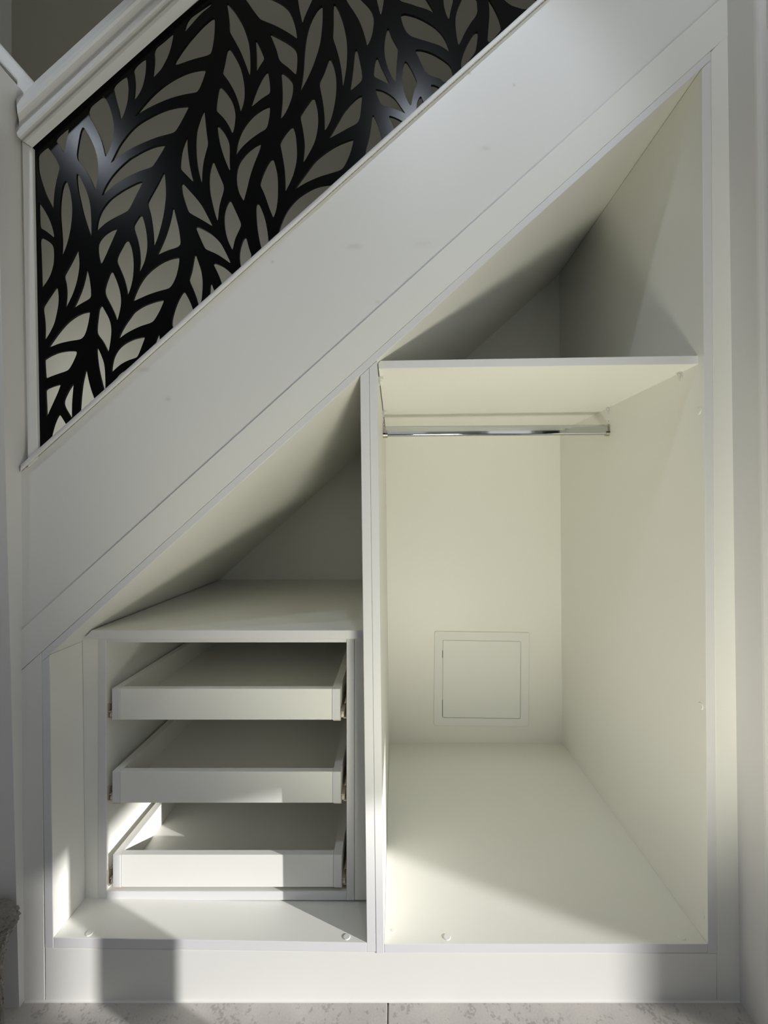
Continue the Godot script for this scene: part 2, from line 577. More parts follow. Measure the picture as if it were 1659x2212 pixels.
# -------------------------------------------------------------------- staircase
func build_stairs() -> void:
	# newel: its right face shows as a narrow tapering strip, its front leans a little
	var st := begin()
	var face := begin()
	var rx := [[-0.8195, 2.10], [-0.8195, 1.97], [-0.802, 0.0]]
	var a := w3(-12, 129, 0.055)
	var top_r := w3(36, 171, 0.046)
	var lo_r := w3(41.5, 2166, 0.012)
	var bot_r := Vector3(lo_r.x, 0.0, lo_r.z)
	var back_r := w3(35, 200, -0.06)
	var zf := 0.054
	# front quad runs off to the left as a boxed-in pier
	var far := -1.598
	var top_l := Vector3(far, 2.9, 0.055)
	var bot_l := Vector3(far, 0.0, 0.012)
	quad(face, top_l, Vector3(a.x, a.y, 0.055), bot_r, bot_l, Vector3.BACK)
	var tr := Vector3(w3(-8, 300, 0.052).x, a.y, 0.055)
	quad(face, Vector3(a.x, a.y, 0.055), tr, bot_r, bot_r, Vector3.BACK)
	var rear_t := Vector3(-0.8188, a.y, -0.06)
	var rear_b := Vector3(-0.8015, 0.0, -0.06)
	quad(st, tr, rear_t, rear_b, bot_r, Vector3.RIGHT)
	quad(st, Vector3(a.x, a.y, 0.055), tr, rear_t, Vector3(a.x, a.y, -0.06), Vector3.UP)
	quad(st, top_l, Vector3(a.x, a.y, 0.055), Vector3(a.x, a.y, -0.06), Vector3(far, 2.9, -0.06), Vector3.UP)
	quad(st, rear_t, rear_b, Vector3(far, 0, -0.06), Vector3(far, 2.9, -0.06), Vector3.FORWARD)
	quad(st, bot_r, rear_b, Vector3(far, 0, -0.06), bot_l, Vector3.DOWN)
	var newel := thing("newel_post", "white painted newel pier at the left end of the sloping handrail", "newel post")
	obj("post", [st, face], [mats.paint, mats.paint], newel)
	# capping that slopes down to the newel from the upper left
	var cap := thing("banister_rail", "white sloping rail coming down from the upper left to the newel", "rail")
	var f := begin()
	var b := begin()
	prism(f, b, outline(-0.012, [-300, -250, -300, -190, 34, 172, 34, 216, 50, 216, 79, 183]), -0.075, -0.012, 0.006, 3)
	obj("rail", [f, b], [mats.paint, mats.paint], cap)
	# handrail: a moulded bar sheared along the slope
	var prof := [[35, 213, -0.045, -0.915], [35, 215, 0.0, -0.915], [35.5, 222, 0.014, -0.916], [36, 229, 0.022, -0.918], [37, 238, 0.026, -0.92], [38, 247, 0.024, -0.921], [40, 255, 0.017, -0.923], [41.5, 263, 0.010, -0.925],
		[41, 270, 0.007, -0.926], [39, 277, 0.009, -0.928], [37, 283, 0.016, -0.93], [36, 288, 0.022, -0.932], [37.5, 293, 0.025, -0.933], [41, 297.5, 0.023, -0.934], [45, 301, 0.017, -0.934], [47, 303, 0.006, -0.934], [48.5, 304.5, 0.006, -0.933],
		[49, 305.2, 0.009, -0.932], [54, 308, 0.009, -0.92], [70, 319, -0.003, -0.892], [70, 319.5, -0.045, -0.892]]
	st = begin()
	var x1 := 760.0
	for i in prof.size():
		var q: Array = prof[i]
		var r: Array = prof[(i + 1) % prof.size()]
		var qa := w3(q[0], q[1], q[2])
		var qb := w3(x1, q[1] + (x1 - q[0]) * q[3], q[2])
		var ra := w3(r[0], r[1], r[2])
		var rb := w3(x1, r[1] + (x1 - r[0]) * r[3], r[2])
		quad(st, qa, qb, rb, ra, ((qa + ra) / 2.0 - w3(60, 262, -0.03)) * Vector3(1, 1, 1.5))
	var ends := PackedVector3Array()
	for q in prof:
		ends.append(w3(q[0], q[1], q[2]))
	for i in range(1, ends.size() - 1):
		tri(st, ends[0], ends[i], ends[i + 1], Vector3.LEFT)
	var rail := thing("handrail", "white moulded handrail sloping up along the top of the black leaf screen", "handrail")
	obj("moulding", [st], [mats.paint], rail)
	# upright fillet between the newel and the screen
	f = begin()
	b = begin()
	prism(f, b, outline(-0.004, [48.5, 305, 70.5, 319.5, 82.5, 990, 61, 1010]), -0.02, -0.002, 0.0015)
	tag(obj("screen_fillet", [f, b], [mats.paint, mats.paint]), "narrow white upright strip between newel and black leaf screen", "trim strip")
	# string board, its moulded capping and the stair behind
	f = begin()
	b = begin()
	prism(f, b, outline(-0.004, [44, 1018, 1569, -353.8, 1569, -4, 36, 1385]), -0.045, -0.004, 0.001)
	var string_board := obj("stair_string", [f, b], [mats.board_paint, mats.paint])
	tag(string_board, "broad white painted string board of the stairs above the wardrobe", "stair string")
	board_uv(string_board)
	st = begin()
	var cp := [[44, 1004.5, -0.05], [44, 1004.5, -0.0005], [44, 1005.5, 0.0025], [44, 1008, 0.0050], [44, 1012, 0.0060], [44, 1016, 0.0050], [44, 1018.5, 0.0025], [44, 1019.6, -0.0040], [44, 1021.2, -0.0040], [44, 1021.6, -0.05]]
	for i in cp.size():
		var q: Array = cp[i]
		var r: Array = cp[(i + 1) % cp.size()]
		var slope := -0.8995
		var qa := w3(q[0], q[1], q[2])
		var qb := w3(1569, q[1] + (1569 - 44) * slope, q[2])
		var ra := w3(r[0], r[1], r[2])
		var rb := w3(1569, r[1] + (1569 - 44) * slope, r[2])
		quad(st, qa, qb, rb, ra, (qa + ra) / 2.0 - w3(44, 1013, -0.025))
	tag(obj("string_capping", [st], [mats.paint]), "thin white rounded capping along the foot of the leaf screen", "capping")
	# the flight itself, closed underneath
	f = begin()
	b = begin()
	var steps := PackedVector2Array()
	var base := w2(60, 1135)
	for i in 9:
		steps.append(base + Vector2(0.20 * i, 0.18 * i - 0.02))
		steps.append(base + Vector2(0.20 * i, 0.18 * i + 0.16) + Vector2(0.0, -0.04))
	var right_end := minf(steps[steps.size() - 1].x, 0.712)
	for i in steps.size():
		steps[i].x = minf(steps[i].x, 0.712)
	steps.append(Vector2(0.712, w2(1560, 45).y))
	steps.append(w2(60, 1395))
	var clean := PackedVector2Array()
	for q in steps:
		if clean.is_empty() or clean[clean.size() - 1].distance_to(q) > 0.002:
			clean.append(q)
	prism(f, b, clean, -0.945, -0.05, 0.002)
	tag(obj("stair_flight", [f, b], [mats.paint, mats.paint]), "closed white stair flight hidden behind the string board", "stairs")

func board_uv(o: MeshInstance3D) -> void:      # UVs over the board's own plan, 1600 mm to the texture
	var m: ArrayMesh = o.mesh
	var out := ArrayMesh.new()
	for i in m.get_surface_count():
		var a := m.surface_get_arrays(i)
		var v: PackedVector3Array = a[Mesh.ARRAY_VERTEX]
		var uv := PackedVector2Array()
		for p in v:
			var k := EYE / (EYE + 0.004)
			uv.append(Vector2((p.x * 1000.0 * k + CX) / 1600.0, (CY - (p.y - EYE_Y) * 1000.0 * k) / 1600.0))
		a[Mesh.ARRAY_TEX_UV] = uv
		out.add_surface_from_arrays(Mesh.PRIMITIVE_TRIANGLES, a)
		out.surface_set_material(i, m.surface_get_material(i))
	o.mesh = out

# -------------------------------------------------------------------- laser-cut leaf screen
const SCREEN_Z = -0.010
const SCREEN_THICK = 0.005

var openings := []

func hole(c: CSGCombiner3D, m: Material, n: Array) -> void:
	openings.append(n)
	var p := PackedVector2Array()
	for i in range(0, n.size(), 2):
		p.append(w2(n[i], n[i + 1], SCREEN_Z))
	for pass_ in 2:                              # round the drawn corners off
		var q := PackedVector2Array()
		for i in p.size():
			var a := p[i]
			var b := p[(i + 1) % p.size()]
			q.append(a.lerp(b, 0.22))
			q.append(a.lerp(b, 0.78))
		p = q
	var cut := CSGPolygon3D.new()
	cut.name = "leaf_opening"
	cut.polygon = p
	cut.mode = CSGPolygon3D.MODE_DEPTH
	cut.depth = 0.03
	cut.operation = CSGShape3D.OPERATION_SUBTRACTION
	cut.material = m
	c.add_child(cut, true)
	cut.position.z = SCREEN_Z + 0.01

func build_screen() -> void:
	var c := CSGCombiner3D.new()
	c.name = "leaf_screen"
	add_child(c)
	var m: Material = mats.black
	tag(c, "black laser-cut balustrade screen with openwork leaf pattern below the handrail", "screen")
	var sheet := CSGPolygon3D.new()
	sheet.name = "sheet"
	sheet.polygon = outline(SCREEN_Z, [70, 319, 372, 50, 430, 0, 760, -290, 1400, -205.2, 83, 977.5])
	sheet.depth = SCREEN_THICK
	sheet.material = m
	c.add_child(sheet)
	sheet.position.z = SCREEN_Z
	hole(c, m, [81.1, 331.1, 99.9, 315.3, 102.9, 317.5, 120.3, 341.7, 128.1, 358.2, 128.1, 367.3, 122.5, 386.9, 118.0, 411.0, 115.8, 435.1, 115.0, 453.3, 109.7, 441.1, 97.7, 418.5, 87.1, 388.4, 81.5, 365.8, 80.8, 344.7])
	hole(c, m, [117.3, 298.7, 149.7, 270.1, 145.9, 296.4, 139.9, 320.6, 138.1, 331.9, 132.3, 320.6, 123.3, 308.5])
	hole(c, m, [178.3, 274.6, 182.1, 276.1, 192.6, 293.4, 203.2, 314.5, 209.2, 335.6, 212.2, 356.7, 211.4, 377.8, 208.4, 400.4, 206.2, 412.5, 201.7, 401.9, 194.1, 383.8, 183.6, 365.8, 168.5, 347.7, 165.5, 337.1, 167.0, 320.6, 170.8, 298.0, 174.5, 281.4])
	hole(c, m, [223.2, 203.8, 236.3, 228.6, 243.8, 254.2, 246.4, 275.3, 243.1, 302.5, 236.3, 323.6, 228.0, 340.9, 225.8, 331.1, 219.7, 305.5, 210.7, 284.4, 201.7, 267.8, 191.1, 248.2, 189.9, 237.7, 194.1, 227.1, 204.7, 218.1])
	hole(c, m, [243.2, 183.4, 272.6, 159.3, 276.4, 176.6, 277.9, 194.7, 275.6, 218.8, 269.6, 241.4, 260.8, 261.0, 259.0, 251.9, 255.3, 233.8, 250.0, 215.0, 246.2, 199.2])
	hole(c, m, [286.9, 144.9, 314.8, 120.8, 315.6, 140.4, 314.0, 161.5, 308.8, 185.6, 299.7, 205.2, 287.7, 219.5, 289.9, 200.7, 291.4, 181.1, 289.9, 161.5])
	hole(c, m, [332.1, 102.7, 352.5, 86.9, 374.3, 67.3, 374.3, 78.6, 369.0, 104.2, 361.5, 125.3, 349.5, 148.0, 338.9, 160.0, 329.1, 169.8, 331.4, 148.0, 333.3, 128.4])
	hole(c, m, [405.0, 38.0, 434.0, 18.0, 457.5, 2.0, 457.5, 11.0, 434.0, 29.0, 409.0, 58.0, 395.0, 74.0])
	hole(c, m, [369.0, 145.0, 401.0, 96.0, 434.0, 58.0, 459.0, 36.0, 464.5, 40.0, 463.0, 80.0, 457.5, 112.0, 452.0, 119.0, 416.0, 128.0])
	hole(c, m, [289.9, 253.4, 305.8, 230.8, 328.4, 205.2, 352.5, 184.1, 378.1, 167.5, 403.7, 155.5, 427.8, 149.5, 445.9, 148.3, 440.6, 167.5, 432.3, 188.6, 427.8, 196.2, 423.3, 199.9, 397.7, 203.7, 367.5, 212.0, 340.4, 223.3, 314.8, 236.1, 299.7, 245.9])
	hole(c, m, [237.8, 354.4, 246.8, 335.6, 258.9, 311.5, 278.5, 285.8, 295.1, 269.3, 310.0, 259.5, 334.4, 245.9, 358.5, 235.4, 385.6, 229.0, 409.7, 227.8, 400.7, 245.9, 388.6, 268.5, 379.6, 282.8, 373.6, 287.3, 340.4, 295.6, 310.3, 307.7, 286.0, 319.0, 263.4, 332.5, 248.3, 344.6])
	hole(c, m, [219.0, 425.3, 224.3, 408.7, 237.8, 384.6, 255.9, 363.5, 278.5, 343.2, 290.0, 336.5, 309.5, 325.2, 332.2, 315.4, 350.2, 312.0, 359.0, 312.0, 347.2, 332.8, 333.7, 353.9, 327.6, 361.4, 305.0, 368.2, 290.0, 374.7, 271.0, 383.8, 248.4, 398.2, 230.3, 414.0])
	hole(c, m, [208.9, 500.1, 208.4, 493.3, 210.7, 475.2, 218.2, 455.6, 228.8, 439.8, 240.8, 427.0, 263.4, 411.2, 286.0, 399.1, 301.1, 392.3, 309.5, 391.6, 302.6, 405.1, 290.0, 430.0, 280.8, 448.8, 274.7, 456.8, 248.4, 469.5, 228.8, 481.2, 216.7, 492.1])
	hole(c, m, [141.4, 390.2, 144.7, 391.4, 151.2, 411.9, 155.2, 436.0, 156.0, 454.1, 155.2, 472.2, 151.9, 497.8, 145.9, 523.4, 139.9, 540.8, 132.6, 556.9, 132.3, 549.0, 133.5, 523.4, 131.6, 494.8, 129.2, 466.2, 129.3, 439.0, 133.1, 408.9, 137.6, 394.4])
	hole(c, m, [166.2, 374.8, 169.6, 377.0, 177.5, 391.4, 186.6, 411.0, 192.9, 431.5, 196.1, 452.6, 197.4, 482.7, 197.4, 512.9, 192.6, 501.6, 183.6, 475.2, 177.2, 452.6, 171.8, 427.0, 168.2, 411.9, 165.8, 392.9, 165.0, 378.8])
	hole(c, m, [82.9, 436.8, 85.6, 439.0, 96.2, 454.1, 106.7, 473.7, 114.2, 494.8, 117.7, 514.7, 109.7, 506.9, 97.7, 497.8, 84.4, 491.0, 83.4, 460.1])
	hole(c, m, [84.9, 510.6, 99.2, 517.4, 111.2, 526.4, 115.8, 534.0, 117.0, 550.6, 115.8, 571.7, 109.7, 592.7, 100.7, 609.3, 90.1, 622.9, 88.9, 622.9, 87.9, 580.7, 86.4, 543.0])
	hole(c, m, [167.0, 537.7, 168.8, 540.0, 171.2, 558.1, 171.5, 573.2, 170.0, 588.2, 165.5, 610.8, 158.0, 633.4, 148.9, 653.0, 139.9, 669.6, 139.9, 665.1, 142.1, 645.5, 142.9, 630.4, 141.4, 612.3, 137.6, 597.3, 138.4, 592.7, 150.4, 571.7, 159.5, 553.6])
	hole(c, m, [255.1, 491.8, 246.9, 509.9, 236.3, 534.0, 225.8, 558.1, 218.2, 572.4, 213.7, 559.6, 210.7, 543.0, 210.7, 528.0, 215.2, 517.4, 225.8, 505.3, 240.8, 495.6])
	hole(c, m, [304.3, 464.6, 307.8, 467.1, 312.6, 483.4, 316.8, 504.5, 318.3, 524.1, 317.6, 542.2, 312.6, 564.8, 305.1, 581.4, 299.3, 592.2, 299.9, 584.4, 302.1, 563.3, 300.8, 539.2, 296.0, 515.1, 290.6, 499.2, 288.2, 489.5, 289.2, 484.2, 296.0, 472.9, 300.8, 465.6])
	hole(c, m, [274.0, 518.9, 278.5, 521.2, 284.5, 535.5, 288.3, 558.1, 288.8, 580.7, 286.8, 603.3, 281.5, 624.4, 276.2, 638.0, 274.7, 637.2, 272.5, 621.4, 266.4, 598.8, 258.9, 580.7, 252.1, 565.6, 251.4, 558.1, 255.9, 546.0, 263.4, 532.5, 269.5, 521.2])
	hole(c, m, [240.8, 586.7, 244.1, 588.5, 251.4, 604.8, 257.7, 622.9, 261.2, 641.0, 261.5, 657.5, 257.4, 678.6, 252.6, 694.9, 246.9, 677.1, 237.8, 657.5, 227.0, 637.2, 225.0, 625.9, 228.8, 610.8, 236.0, 591.2, 238.1, 587.5])
	hole(c, m, [186.6, 579.5, 188.1, 581.4, 193.4, 600.3, 196.4, 624.4, 196.8, 638.0, 195.6, 642.5, 191.1, 647.0, 174.5, 656.0, 155.7, 668.1, 165.5, 650.0, 176.0, 624.4, 182.1, 603.3])
	hole(c, m, [121.8, 620.2, 124.8, 622.9, 126.9, 641.0, 126.3, 656.0, 123.0, 675.6, 117.3, 699.7, 106.7, 720.8, 95.0, 738.9, 95.9, 710.3, 94.7, 689.2, 91.6, 668.1, 92.5, 661.3, 99.2, 650.8, 109.7, 634.9, 118.5, 622.1])
	hole(c, m, [193.4, 672.9, 194.4, 675.6, 191.1, 696.7, 186.6, 714.8, 182.1, 725.3, 177.5, 730.6, 171.5, 733.6, 150.4, 736.6, 127.8, 741.9, 111.2, 748.7, 102.9, 751.7, 111.2, 738.9, 126.3, 717.8, 144.4, 696.7, 162.5, 683.2, 177.5, 675.6])
	hole(c, m, [217.5, 660.2, 220.5, 660.8, 227.3, 672.6, 234.8, 686.2, 239.3, 699.7, 240.8, 716.3, 238.6, 737.4, 234.1, 763.0, 230.3, 754.0, 221.2, 735.9, 210.7, 722.3, 208.4, 716.3, 208.4, 705.8, 210.7, 683.2, 213.4, 665.1])
	hole(c, m, [96.2, 775.8, 109.7, 767.5, 126.3, 760.8, 144.4, 757.7, 162.5, 757.7, 166.2, 760.8, 164.7, 767.5, 158.0, 782.6, 150.4, 796.2, 144.4, 801.4, 127.8, 806.7, 111.2, 812.7, 97.7, 818.5, 96.2, 800.7, 95.0, 777.3])
	hole(c, m, [97.7, 841.1, 112.7, 834.6, 126.3, 830.8, 130.5, 830.5, 130.5, 833.1, 124.8, 848.9, 115.8, 868.5, 107.5, 886.6, 101.4, 900.8, 99.8, 900.8, 98.9, 873.0, 97.7, 850.4])
	hole(c, m, [159.5, 826.6, 157.6, 845.9, 155.7, 868.5, 155.2, 891.1, 155.5, 906.9, 150.4, 897.9, 139.9, 880.6, 137.3, 873.0, 137.6, 864.0, 144.4, 848.9, 152.7, 834.6])
	hole(c, m, [185.4, 794.4, 177.5, 827.8, 173.8, 861.0, 171.8, 894.1, 171.8, 909.2, 189.6, 891.1, 207.7, 873.0, 203.2, 859.5, 197.1, 842.9, 191.1, 820.3, 187.3, 800.7])
	hole(c, m, [209.9, 751.0, 212.2, 753.2, 218.2, 766.0, 224.3, 782.6, 226.5, 797.7, 227.6, 821.8, 227.6, 842.9, 225.8, 848.9, 221.2, 832.3, 215.2, 809.7, 210.7, 785.6, 208.4, 763.0, 208.4, 752.5])
	hole(c, m, [254.7, 733.8, 260.4, 717.8, 271.0, 699.0, 283.0, 682.4, 290.0, 672.6, 309.5, 660.1, 332.2, 651.5, 350.2, 647.7, 353.9, 648.8, 353.2, 652.3, 345.7, 670.3, 338.2, 683.9, 332.2, 692.9, 326.1, 697.5, 305.0, 703.9, 290.0, 710.6, 271.0, 720.8])
	hole(c, m, [240.4, 805.5, 240.8, 793.2, 244.6, 772.1, 254.4, 754.0, 268.0, 741.9, 286.0, 732.9, 299.0, 729.4, 310.2, 727.5, 313.2, 729.0, 308.6, 741.9, 299.6, 765.3, 295.8, 771.8, 289.1, 774.3, 275.5, 778.8, 260.4, 787.1, 249.1, 796.9])
	hole(c, m, [244.6, 826.3, 249.9, 814.3, 260.4, 803.7, 271.0, 798.4, 281.5, 795.4, 295.1, 794.7, 271.0, 818.8, 249.9, 833.8])
	hole(c, m, [127.8, 895.3, 131.1, 897.5, 144.4, 919.4, 150.4, 930.7, 120.3, 957.8, 106.7, 960.8, 109.0, 942.7, 115.0, 920.1, 121.0, 904.3, 125.6, 896.8])
	hole(c, m, [353.6, 372.5, 356.0, 374.9, 358.1, 400.6, 358.6, 423.2, 356.3, 444.3, 353.3, 465.4, 347.3, 491.0, 339.7, 516.6, 331.9, 535.0, 331.3, 527.1, 330.4, 506.0, 328.0, 483.4, 324.4, 460.8, 318.6, 441.2, 318.9, 435.2, 329.2, 416.4, 341.2, 395.3, 351.0, 374.9])
	hole(c, m, [373.6, 448.8, 376.2, 451.5, 380.7, 471.4, 385.7, 491.0, 388.7, 509.1, 390.1, 524.1, 388.7, 529.4, 383.4, 534.2, 362.3, 540.7, 345.8, 548.2, 337.9, 552.0, 348.8, 529.4, 357.8, 507.5, 365.3, 483.4, 370.6, 460.8, 371.8, 451.0])
	hole(c, m, [287.9, 651.0, 287.3, 646.9, 293.3, 630.3, 301.2, 613.8, 312.6, 596.4, 329.2, 579.9, 350.3, 565.6, 368.4, 558.0, 384.9, 555.2, 387.6, 557.0, 386.4, 572.3, 381.9, 593.4, 375.9, 608.5, 369.9, 618.3, 363.8, 623.6, 342.7, 628.8, 320.1, 636.4, 299.0, 645.9])
	hole(c, m, [421.1, 550.0, 423.4, 552.0, 428.6, 566.3, 434.7, 584.4, 437.4, 602.5, 437.7, 620.6, 436.2, 641.7, 434.7, 652.2, 430.1, 659.7, 427.9, 658.2, 424.1, 643.2, 416.6, 623.6, 408.3, 605.5, 409.0, 599.5, 413.6, 585.9, 417.3, 564.8, 419.3, 552.7])
	hole(c, m, [397.0, 629.9, 400.3, 632.6, 409.0, 648.4, 415.8, 665.0, 419.6, 680.8, 395.5, 700.4, 377.4, 711.0, 372.1, 705.7, 370.6, 697.4, 372.1, 685.4, 376.6, 668.8, 384.2, 648.4, 393.2, 632.6])
	hole(c, m, [342.7, 719.4, 344.2, 724.5, 345.5, 736.6, 345.8, 747.1, 332.2, 756.2, 333.7, 742.6, 337.5, 732.1])
	hole(c, m, [462.5, 568.1, 466.3, 568.6, 481.4, 575.3, 493.4, 584.4, 507.0, 598.0, 481.4, 620.6, 473.8, 598.0, 464.8, 578.4, 460.3, 570.1])
	hole(c, m, [455.8, 611.8, 457.3, 613.8, 463.3, 629.6, 465.6, 635.6, 452.7, 643.2, 453.1, 632.6, 454.3, 614.5])
	hole(c, m, [421.9, 489.8, 426.4, 488.9, 440.7, 495.5, 455.8, 504.5, 467.8, 515.1, 476.9, 525.6, 484.4, 539.2, 491.9, 554.3, 499.2, 570.2, 485.9, 560.0, 467.8, 548.2, 446.7, 539.5, 442.5, 535.9, 436.9, 524.9, 428.6, 506.0])
	hole(c, m, [529.6, 511.8, 532.3, 514.3, 538.6, 539.2, 544.7, 554.2, 525.1, 578.4, 519.8, 576.1, 517.2, 560.3, 517.2, 545.2, 519.8, 531.6, 525.1, 516.6])
	hole(c, m, [556.0, 438.0, 561.0, 443.0, 572.0, 470.0, 578.0, 500.0, 581.0, 530.0, 567.0, 545.0, 560.0, 520.0, 555.0, 490.0, 553.0, 460.0, 553.0, 444.0])
	hole(c, m, [405.3, 293.3, 404.8, 310.1, 406.0, 331.2, 409.8, 358.4, 415.1, 382.5, 417.8, 391.8, 415.1, 390.8, 403.0, 378.0, 391.0, 365.9, 389.2, 359.9, 389.5, 344.8, 392.5, 323.7, 398.5, 305.6])
	hole(c, m, [442.0, 236.9, 442.2, 245.9, 444.5, 268.5, 447.0, 292.1, 449.4, 308.6, 448.7, 316.2, 443.7, 332.7, 439.2, 352.3, 437.1, 373.4, 436.2, 395.3, 434.4, 392.3, 430.1, 376.4, 425.6, 355.3, 422.9, 328.2, 422.6, 302.6, 424.6, 278.5, 430.9, 258.0, 437.7, 240.8])
	hole(c, m, [469.3, 270.7, 473.5, 273.1, 483.6, 285.1, 491.6, 299.6, 495.7, 311.6, 496.4, 323.7, 496.0, 347.8, 497.4, 371.3, 490.4, 356.1, 481.7, 333.5, 474.6, 310.1, 470.8, 289.0, 469.0, 274.0])
	hole(c, m, [460.0, 348.1, 461.8, 350.1, 467.8, 364.4, 475.4, 382.5, 482.1, 397.5, 483.6, 405.1, 482.9, 414.1, 477.6, 430.7, 473.1, 448.8, 470.8, 475.9, 469.0, 475.9, 463.3, 459.3, 457.3, 435.2, 452.7, 412.6, 451.2, 388.5, 452.7, 370.4, 457.3, 350.8])
	hole(c, m, [496.4, 432.7, 499.2, 434.9, 505.5, 448.8, 514.5, 468.4, 520.6, 482.7, 520.3, 489.5, 514.5, 501.5, 507.0, 518.1, 502.8, 539.5, 500.2, 536.9, 491.9, 519.6, 486.7, 501.5, 483.9, 481.9, 484.1, 462.3, 487.4, 447.3, 493.4, 434.5])
	hole(c, m, [392.5, 395.3, 395.5, 396.0, 407.5, 409.6, 422.6, 426.2, 436.2, 444.3, 446.7, 463.8, 455.8, 481.9, 459.1, 488.7, 452.7, 484.9, 433.2, 472.9, 410.6, 460.8, 406.0, 454.8, 400.0, 438.2, 394.0, 418.6, 391.3, 400.6])
	hole(c, m, [564.8, 307.4, 561.8, 322.5, 555.8, 337.5, 546.7, 360.1, 539.2, 384.3, 533.2, 409.9, 526.8, 433.7, 524.9, 431.7, 516.6, 417.4, 511.3, 397.8, 510.2, 379.7, 512.8, 360.1, 519.6, 345.1, 533.2, 328.5, 549.7, 314.9])
	hole(c, m, [583.6, 226.8, 582.9, 247.1, 578.4, 271.2, 573.8, 279.5, 560.3, 287.1, 542.2, 299.9, 527.1, 313.4, 516.6, 325.5, 509.8, 335.7, 509.3, 331.5, 512.8, 305.9, 521.1, 283.3, 533.2, 263.7, 548.2, 247.1, 566.3, 234.3])
	hole(c, m, [474.4, 186.1, 477.9, 187.3, 489.2, 199.7, 499.7, 215.5, 506.1, 232.1, 509.1, 250.2, 506.8, 272.8, 502.4, 290.2, 497.2, 276.1, 485.1, 256.5, 469.3, 241.1, 466.6, 235.8, 467.5, 218.5, 471.9, 191.4])
	hole(c, m, [489.2, 6.0, 492.2, 6.8, 505.8, 22.6, 516.3, 39.2, 525.3, 55.8, 532.9, 76.9, 538.2, 96.4, 540.4, 117.5, 541.2, 143.2, 540.1, 162.7, 538.2, 159.7, 531.4, 140.1, 520.8, 113.0, 508.8, 90.4, 496.7, 69.3, 495.2, 61.8, 495.2, 45.2, 492.2, 19.6])
	hole(c, m, [492.9, 104.0, 496.7, 104.7, 505.8, 119.0, 514.8, 135.6, 520.8, 150.7, 525.3, 168.8, 528.4, 189.9, 528.4, 211.0, 525.3, 227.5, 520.1, 241.1, 519.3, 238.8, 513.3, 214.0, 504.2, 192.9, 493.7, 174.8, 480.9, 158.2, 480.6, 152.2, 484.7, 135.6, 489.9, 108.5])
	hole(c, m, [552.2, 85.9, 554.0, 88.2, 561.5, 102.5, 569.0, 120.6, 570.6, 128.1, 566.0, 135.6, 560.0, 144.7, 554.3, 155.2, 554.0, 135.6, 554.0, 113.0, 552.5, 93.4])
	hole(c, m, [578.1, 153.7, 579.6, 158.2, 582.6, 177.8, 583.8, 194.4, 582.6, 201.9, 576.6, 205.7, 561.5, 215.5, 540.4, 233.6, 543.4, 223.0, 549.5, 204.9, 557.0, 185.4, 566.0, 167.3, 573.6, 156.0])
	hole(c, m, [607.5, 156.7, 610.9, 156.4, 620.3, 163.5, 629.3, 173.3, 633.2, 183.1, 633.2, 195.9, 630.1, 212.5, 623.3, 230.6, 615.0, 247.1, 605.5, 258.4, 607.0, 244.1, 609.1, 226.0, 610.0, 208.0, 609.7, 185.4, 608.2, 165.8])
	hole(c, m, [582.6, 72.3, 585.6, 72.3, 600.7, 79.9, 617.3, 88.9, 630.8, 98.0, 638.4, 107.0, 641.4, 114.5, 642.6, 128.1, 641.4, 147.7, 639.6, 161.2, 635.4, 158.2, 623.3, 146.2, 606.7, 134.1, 602.2, 126.6, 597.7, 108.5, 590.1, 88.9])
	hole(c, m, [526.1, -7.5, 532.1, 0.0, 546.4, 21.1, 560.0, 39.2, 564.5, 42.9, 593.2, 54.2, 618.8, 67.8, 636.9, 79.9, 642.1, 84.4, 639.9, 67.8, 635.4, 48.2, 629.3, 31.6, 621.8, 18.1, 609.7, 7.5, 596.2, 0.0, 579.6, -7.5])
	hole(c, m, [643.6, 0.0, 645.9, 15.1, 650.4, 36.2, 653.4, 50.5, 656.4, 40.7, 664.0, 22.6, 674.5, 0.0, 678.3, -9.0, 642.9, -9.0])
	hole(c, m, [694.1, 11.3, 696.8, 12.8, 697.1, 30.1, 696.4, 52.7, 692.6, 90.4, 685.1, 117.5, 674.5, 147.7, 661.0, 176.3, 647.4, 200.4, 648.9, 192.9, 653.4, 170.3, 656.4, 143.2, 658.0, 113.0, 661.0, 84.4, 667.0, 57.3, 674.5, 37.7, 685.1, 19.6])
	hole(c, m, [677.5, 211.0, 680.1, 214.0, 682.1, 223.0, 686.1, 238.1, 687.6, 260.7, 686.1, 280.3, 680.9, 304.4, 671.8, 324.0, 656.0, 351.1, 654.9, 348.1, 658.0, 318.0, 657.5, 302.9, 654.5, 280.3, 648.9, 253.2, 649.2, 247.9, 658.0, 233.6, 671.5, 214.7, 674.5, 211.3])
	hole(c, m, [631.1, 273.0, 633.4, 274.2, 638.6, 290.8, 640.9, 313.4, 641.7, 334.5, 640.1, 352.6, 634.1, 376.7, 626.6, 394.8, 616.8, 413.6, 616.0, 409.9, 616.0, 385.8, 614.5, 363.2, 610.0, 336.0, 605.5, 313.4, 605.0, 308.9, 608.5, 299.9, 617.5, 286.3, 627.3, 274.6])
	hole(c, m, [587.4, 342.8, 590.4, 343.6, 594.9, 357.1, 599.5, 378.2, 600.7, 400.8, 600.2, 431.0, 596.4, 455.1, 590.7, 470.5, 588.9, 467.1, 581.4, 449.1, 570.8, 417.4, 562.5, 400.8, 561.8, 394.8, 566.3, 379.7, 575.3, 358.6, 583.6, 345.1])
	hole(c, m, [710.9, 125.8, 714.4, 126.9, 720.4, 140.9, 724.9, 159.7, 726.9, 180.8, 725.7, 208.0, 719.9, 241.1, 712.4, 265.2, 701.5, 283.9, 701.1, 271.2, 700.8, 248.6, 698.1, 223.0, 693.9, 200.4, 690.2, 183.1, 691.3, 173.3, 699.6, 156.7, 707.1, 135.6])
